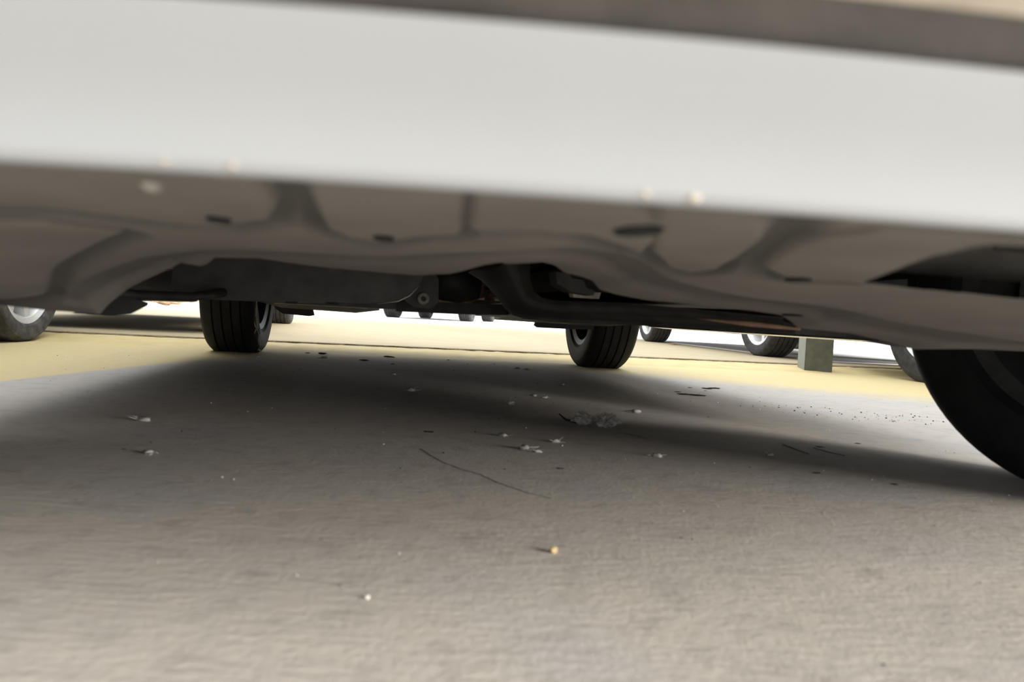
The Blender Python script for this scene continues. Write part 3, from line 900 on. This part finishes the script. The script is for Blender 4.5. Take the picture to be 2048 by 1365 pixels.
def plain_car(name, label, paint, loc, yaw, W, tr, R, fo, ro, hw, tyre_m='tyre', rim_m='alloy', kind='alloy', spokes=7, steer=0.0, sill=0.21, roof=1.47, tw=0.205, rr=0.19, van=False, low=(0.22, 0.25), panz=0.23, belt=0.93):
    c = car_root(name, label, loc, yaw)
    make_body(c, paint, W, fo, ro, hw, R, sill=sill, roof_z=roof, end_low=low, van=van, belt=belt)
    floor_pan(c, W, fo, ro, hw, R, panz)
    make_wheels(c, [(tr / 2, 0, 1, steer), (-tr / 2, 0, -1, steer), (tr / 2, W, 1, 0), (-tr / 2, W, -1, 0)], R, tw, rr, tyre_m, rim_m, kind, spokes)
    bevel(obj('grille', *box(-0.40, 0.40, -fo - 0.012, -fo + 0.04, 0.42, 0.53), 'black', c), 0.008)
    pt('muffler', tube([(0.32, W + ro - 0.42, panz - 0.02), (0.32, W + ro - 0.08, panz - 0.02)], 0.075, 16), 'bracket', c, True)
    return c


def place(side_u, v_w, X, Y, yaw):
    """car origin so that local point (side_u, v_w) lands on (X, Y)"""
    return (X - side_u * math.cos(yaw) + v_w * math.sin(yaw), Y - side_u * math.sin(yaw) - v_w * math.cos(yaw))


# neighbour on the left, its right rear wheel beside our left rear tyre
yw = 0.16
p = place(1.52 / 2, 2.55, -2.0, 2.95, yw)
plain_car('blue_car', 'dark blue car parked on the far left with dusty tyre and bright spoked rim', 'blue_paint', (*p, 0), yw, 2.55, 1.52, 0.305, 0.80, 0.52, 0.88, 'tyre_dusty', 'alloy', spokes=9, rr=0.222, roof=1.74, belt=1.02)  # unseen roof raised and paint darkened to cut the light on the left
# neighbour on the right, left rear wheel behind our near tyre
p = place(-1.52 / 2, 2.60, 2.06, 3.60, yw)
plain_car('grey_sedan', 'grey car parked on the far right, its dusty tyre beside the near black tyre', 'grey_paint', (*p, 0), yw, 2.60, 1.52, 0.305, 0.82, 0.80, 0.88, 'tyre_grey', 'alloy', spokes=5)
# cars on the raised pavement
yl = 0.19
p = place(1.50 / 2, 0.0, -1.62, 4.30, yl)
plain_car('tan_car', 'tan car on the raised pavement behind the left rear tyre', 'tan_paint', (*p, KERB_Z), yl, 2.55, 1.50, 0.30, 0.52, 0.8, 0.87, 'tyre_grey', 'alloy', spokes=5, low=(0.20, 0.25), panz=0.2)
yr = 0.12
p = place(-1.52 / 2, 0.0, 1.79, 5.25, yr)
plain_car('white_car', 'white car on the raised pavement behind the steel post with bright rims', 'white_paint', (*p, KERB_Z), yr, 2.60, 1.52, 0.31, 0.62, 0.8, 0.88, 'tyre_grey', 'alloy', spokes=5, panz=0.22, rr=0.222)
yf = -0.12
p = place(0.0, 0.0, -1.62, 14.6, yf)
plain_car('dark_van', 'dark van parked far away across the pale lot', 'dark_paint', (*p, 0.072), yf, 2.7, 1.46, 0.32, 0.8, 0.7, 0.88, 'tyre_grey', 'steel_wheel', 'steel', roof=1.85, tw=0.26, van=True, panz=0.25, sill=0.25)

# ================================================================ steel post at the kerb
post = car_root('steel_post', 'square green-grey steel post standing at the kerb', (1.648, 4.08, 0), math.radians(-7), 'post')
hp = 0.071
pc = obj('post_tube', *box(-hp, hp, -hp, hp, 0, 2.5), 'post_green', post)
bevel(pc, 0.006, 2)
obj('lit_side_sheet', *box(-hp - 0.004, -hp - 0.0005, -hp + 0.002, hp - 0.002, 0, 2.5), 'post_lit_side', post)  # added sheet, lighter to paint in the sky light on the left side
bevel(obj('post_cap', *box(-hp - 0.01, hp + 0.01, -hp - 0.01, hp + 0.01, 2.5, 2.515), 'post_green', post), 0.004)

# ================================================================ small litter on the concrete


def lump(name, loc, size, m, seed, flat=0.5, n=3, rough=0.5, stretch=1.0, rz=0.0):
    bm = bmesh.new()
    bmesh.ops.create_icosphere(bm, subdivisions=n, radius=1.0)
    rs = random.Random(seed)
    off = Vector((rs.random() * 50, rs.random() * 50, rs.random() * 50))
    for v_ in bm.verts:
        d = 1 + rough * mnoise.noise(v_.co * 1.6 + off) + rough * 0.6 * mnoise.noise(v_.co * 4.5 + off)
        v_.co *= d
        v_.co.x *= stretch
        v_.co.z *= flat
    zm = min(v_.co.z for v_ in bm.verts)
    for v_ in bm.verts:
        v_.co.z -= zm
        v_.co *= size
    me = bpy.data.meshes.new(name)
    bm.to_mesh(me)
    bm.free()
    o = bpy.data.objects.new(name, me)
    C.objects.link(o)
    me.materials.append(MT[m])
    o.location = loc
    o.rotation_euler = (0, 0, rz)
    return o


def wisp(name, loc, size, seed, rz):
    """a matted tuft of lint with a few loose fibres"""
    rs = random.Random(seed)
    bm = bmesh.new()
    bmesh.ops.create_icosphere(bm, subdivisions=2, radius=1.0)
    bm.verts.ensure_lookup_table()
    off = Vector((rs.random() * 40, rs.random() * 40, rs.random() * 40))
    cv = []
    for v_ in bm.verts:
        d = 1 + 0.9 * mnoise.noise(v_.co * 1.7 + off) + 0.5 * mnoise.noise(v_.co * 4 + off)
        p = v_.co * d
        cv.append((p.x * size * 0.55, p.y * size * 0.35, max(0.0002, (p.z + 0.5) * size * 0.26)))
    cf = [tuple(v_.index for v_ in f_.verts) for f_ in bm.faces]
    bm.free()
    parts = [(cv, cf)]
    for k in range(3):
        pts = [Vector((rs.uniform(-.4, .4) * size, rs.uniform(-.2, .2) * size, 0.001))]
        d = Vector((rs.choice((-1, 1)) * rs.uniform(.5, 1), rs.uniform(-.5, .5), rs.uniform(0.0, 0.35))).normalized()
        for q in range(4):
            nx_ = pts[-1] + d * size * 0.28
            nx_.z = max(nx_.z, 0.0005)
            pts.append(nx_)
            d = (d + Vector((rs.uniform(-1, 1), rs.uniform(-1, 1), rs.uniform(-0.6, 0.25))) * 0.5).normalized()
        parts.append(tube(pts, [size * 0.05, size * 0.05, size * 0.045, size * 0.035, 0.0003], 5))
    v_, f_ = merge(*parts)
    return obj(name, v_, f_, 'fluff', None, True, loc, (0, 0, rz))


WHITE = [(-0.59, 1.217, 12, 'thin pale lint fibre alone in the dark shadow on the left'), (-0.462, 0.965, 8, 'thin pale lint fibre on lit concrete at lower left'), (-0.734, 2.953, 14, 'white lint tuft right of the left rear tyre'),
         (-0.366, 2.372, 11, 'pale lint tuft below the kerb in the deep shadow'), (-0.251, 1.907, 14, 'upright pale lint tuft in the middle of the deep shadow'), (0.0, 1.733, 14, 'pale twisted lint strand in the deep shadow at centre'),
         (0.064, 1.954, 9, None), (0.092, 1.92, 9, None), (0.164, 2.334, 10, 'flat pale lint flake left of the lit patch'), (0.29, 1.715, 13, 'pale lint strand along the shadow edge right of centre'),
         (-0.007, 1.269, 9, 'left lint curl of the loose row below the dust clumps'), (0.029, 1.151, 11, 'largest pale lint tuft below the dust clumps'), (0.048, 1.135, 7, 'small lint tuft beside the largest pale tuft'), (0.082, 1.238, 8, 'bright lint tuft with a long shadow below the dust clumps'),
         (0.232, 1.154, 9, 'white lint tuft alone at right of centre'), (0.431, 1.223, 7, 'pale flake among the grit on the right'), (0.028, 2.973, 10, None), (0.067, 2.947, 12, None), (-0.945, 2.805, 8, 'white lint speck in front of the left rear tyre'),
         (-0.884, 1.696, 5, 'upper pale speck on the brown shaded paint at left'), (-0.859, 1.54, 5, 'lower pale speck on the brown shaded paint at left')]
for k, (x, y, s_, lb) in enumerate(WHITE):
    o = wisp('lint_tuft', (x, y, 0), s_ * 0.0016, 40 + k, random.uniform(-0.5, 0.5))
    if lb is None:
        lb = {6: 'left of two small lint tufts close together in the central shadow', 7: 'right of two small lint tufts close together in the central shadow', 16: 'left of two lint tufts near the kerb beside the right rear tyre', 17: 'right of two lint tufts near the kerb beside the right rear tyre'}[k]
    tag(o, lb, 'lint', 'lint on the concrete')
DARK = [
    (-0.802, 3.20, 12, 1.7, 'dark flat crumb right of the left rear tyre, larger of two'), (-0.869, 3.21, 7, 1.6, 'dark flat crumb nearest to the left rear tyre'),
    (-0.573, 2.938, 10, 1.8, 'oblong dark crumb on the pale strip near the shadow edge'), (-0.527, 3.25, 11, 2.2, 'long dark sliver lying close against the kerb'),
    (-0.445, 2.834, 5, 1.4, 'small dark crumb right of the oblong crumb'), (-0.272, 3.27, 5, 1.3, 'small dark crumb by the kerb at centre'),
    (-0.176, 3.075, 3.5, 1.2, 'tiny dark crumb right of the small kerb crumb'), (-0.07, 3.17, 3.5, 1.2, 'tiny dark crumb near the two lint tufts by the kerb'),
    (-0.201, 2.681, 3.5, 1.2, 'tiny dark crumb at the shadow edge left of centre'),
    (0.525, 2.242, 8, 2.6, 'left end of the lower black flake line in the lit patch'), (0.56, 2.233, 9, 2.6, 'right end of the lower black flake line in the lit patch'),
    (0.691, 2.53, 9, 2.4, 'black flake at the right end of the upper line in the lit patch'), (0.655, 2.50, 7, 2.4, 'black flake left of the upper right end in the lit patch'),
    (0.603, 2.513, 4, 1.8, 'small black flake at top left of the lit patch'), (0.631, 2.426, 3, 1.4, 'tiny black flake in the middle of the flake group'),
    (0.518, 2.314, 5, 1.8, 'small black flake at the left of the flake group'),
    (-0.132, 1.268, 4.5, 2.0, 'dark splinter above the curved scuff mark'), (0.663, 1.417, 3, 1.8, 'dark crumb below the near black tyre shadow'),
    (0.075, 1.018, 3, 1.8, 'dark crumb right of the curved scuff mark'), (0.362, 1.109, 1.8, 1.3, 'tiny dark speck right of the lone white tuft'),
    (0.563, 1.346, 3.5, 2.2, 'dark crumb at the right end of the floor crack'), (0.454, 1.091, 3.2, 2.0, 'dark crumb below the floor crack'),
    (-0.502, 0.986, 2, 1.3, 'tiny dark speck at lower left beside the lint fibre'), (0.541, 1.038, 3, 1.8, 'dark crumb nearest to the right picture edge')]
for k, (x, y, s_, sx, lb) in enumerate(DARK):
    o = lump('dirt_crumb', (x, y, -0.0004), s_ * 0.001, 'crumb', 90 + k, 0.25, 2, 0.6, sx, random.uniform(-0.3, 0.3))
    tag(o, lb, 'dirt crumb', 'dark crumbs on the concrete')


def grit(name, pts, label):
    parts = {}
    rs = random.Random(17)
    parts = []
    for (x, y, r) in pts:
        n = 6
        ring = [(x + r * math.cos(a) * rs.uniform(.7, 1.2), y + r * math.sin(a) * rs.uniform(.7, 1.2), -0.0003) for a in [2 * math.pi * k / n for k in range(n)]]
        top = [(x + (p[0] - x) * 0.6, y + (p[1] - y) * 0.6, r * rs.uniform(0.6, 1.0)) for p in ring]
        f_ = [(k, (k + 1) % n, (k + 1) % n + n, k + n) for k in range(n)] + [tuple(range(n, 2 * n))]
        parts.append((ring + top, f_))
    return parts


rg = random.Random(3)
pl, dk = [], []
for k in range(110):
    y = rg.uniform(0.45, 2.6)
    (pl if rg.random() < 0.5 else dk).append((rg.uniform(-0.62, 0.68) * y, y, rg.uniform(0.0006, 0.0013) * (0.6 + 0.5 * y)))
rg = random.Random(5)
for k in range(130):
    t = rg.random()
    (pl if rg.random() < 0.4 else dk).append((0.66 + 0.55 * t + rg.uniform(-0.05, 0.12), 1.98 - 0.12 * t + rg.uniform(-0.14, 0.14), rg.uniform(0.0010, 0.0028)))
gp, gd_ = grit('grit', pl, ''), grit('grit', dk, '')
go = obj('grit', *merge(*(gp + gd_)), 'white_stone')
go.data.materials.append(MT['crumb'])
nf = sum(len(q[1]) for q in gp)
for k, pgn in enumerate(go.data.polygons):
    pgn.material_index = 0 if k < nf else 1
tag(go, 'fine pale and dark grit grains scattered over the grey concrete', 'grit', kind='stuff')

st = lump('pebble', (0.046, 0.648, -0.0004), 0.0035, 'stone', 5, 0.8, 3, 0.35)
tag(st, 'tan pebble alone on the lit concrete in the foreground', 'pebble')
st = lump('pebble', (-0.091, 0.52, -0.0003), 0.0019, 'white_stone', 6, 0.7, 3, 0.3)
tag(st, 'tiny white pebble at the bottom left of centre', 'pebble')
dc = lump('dust_clump', (0.146, 1.452, -0.001), 0.0140, 'clump', 11, 0.75, 4, 0.7, 1.35)
tag(dc, 'left of two grey dust clumps, rounder one with a stalk', 'dust clump', 'dust clumps')
obj('stalk', *tube([(0.0 - 0.012, 0.01, 0.006), (-0.030, 0.045, 0.005), (-0.042, 0.075, 0.012)], [0.0030, 0.0022, 0.0014], 7), 'crumb', dc, True)
obj('fuzz', *tube([(0.010, 0.0, 0.012), (0.016, -0.002, 0.018), (0.022, 0.0, 0.016)], [0.002, 0.002, 0.001], 6), 'fluff', dc, True)
dc = lump('dust_clump', (0.192, 1.437, -0.001), 0.0135, 'clump', 23, 0.9, 4, 0.95, 1.3)
tag(dc, 'right of two grey dust clumps, more ragged one', 'dust clump', 'dust clumps')
obj('fuzz', *tube([(-0.004, 0.0, 0.010), (-0.006, 0.0, 0.020), (-0.002, 0.0, 0.022)], [0.002, 0.0014, 0.001], 6), 'fluff', dc, True)


def strip(name, pts, w, m, label, z=0.0012, wob=0.002, seed=0):
    n = 60
    P = np.array(pts)
    t = np.linspace(0, len(P) - 1, n)
    X = np.interp(t, range(len(P)), P[:, 0])
    Y = np.interp(t, range(len(P)), P[:, 1])
    v_, f_ = [], []
    for k in range(n):
        a_ = math.atan2(Y[min(k + 1, n - 1)] - Y[max(k - 1, 0)], X[min(k + 1, n - 1)] - X[max(k - 1, 0)])
        ww = w * math.sin(math.pi * (k + 0.5) / n) ** 0.5 * (0.55 + 0.6 * mnoise.noise(Vector((k * 0.45, seed, 0))))
        ww = max(ww, 0.0002)
        o_ = wob * mnoise.noise(Vector((k * 0.2, seed + 9, 0)))
        nx_, ny_ = -math.sin(a_), math.cos(a_)
        v_ += [(X[k] + nx_ * (o_ + ww), Y[k] + ny_ * (o_ + ww), 0.0002), (X[k] + nx_ * o_, Y[k] + ny_ * o_, z), (X[k] + nx_ * (o_ - ww), Y[k] + ny_ * (o_ - ww), 0.0002)]
    for k in range(n - 1):
        f_ += [(3 * k, 3 * k + 1, 3 * k + 4, 3 * k + 3), (3 * k + 1, 3 * k + 2, 3 * k + 5, 3 * k + 4)]
    return obj(name, v_, f_, m, g, True)


strip('scuff_mark', [(-0.126, 1.11), (-0.105, 1.06), (-0.085, 1.018), (-0.059, 0.981), (-0.031, 0.951), (-0.005, 0.906), (0.025, 0.869), (0.053, 0.844)], 0.0022, 'scuff', '', 0.0006, seed=1)
strip('crack', [(0.497, 1.351), (0.501, 1.301), (0.507, 1.255)], 0.0022, 'scuff', '', 0.002, seed=2)
strip('crack', [(0.217, 1.378), (0.236, 1.356), (0.249, 1.327)], 0.0022, 'scuff', '', 0.001, seed=3)
strip('crack', [(0.545, 1.33), (0.556, 1.29), (0.57, 1.26)], 0.0020, 'scuff', '', 0.0015, seed=4)

lf = obj('dry_leaf', [(-0.06, 0, 0), (-0.02, 0.025, 0.012), (0.03, 0.03, 0.004), (0.07, 0.0, 0.014), (0.02, -0.03, 0.010), (-0.03, -0.02, 0.002), (0, 0, 0.002), (0, 0, -0.0015)],
         [(0, 6, 1), (1, 6, 2), (2, 6, 3), (3, 6, 4), (4, 6, 5), (5, 6, 0), (1, 7, 0), (2, 7, 1), (3, 7, 2), (4, 7, 3), (5, 7, 4), (0, 7, 5)], 'leaf', None, False, (1.50, 6.95, KERB_Z + 0.0015))
tag(lf, 'reddish dry leaf on the cream pavement left of the white car', 'leaf')
sh = lump('sand_heap', (-6.2, 13.2, 0.071), 0.26, 'sand', 77, 0.40, 4, 0.8, 2.2)
tag(sh, 'small light brown sand heap far behind at left', 'sand heap')
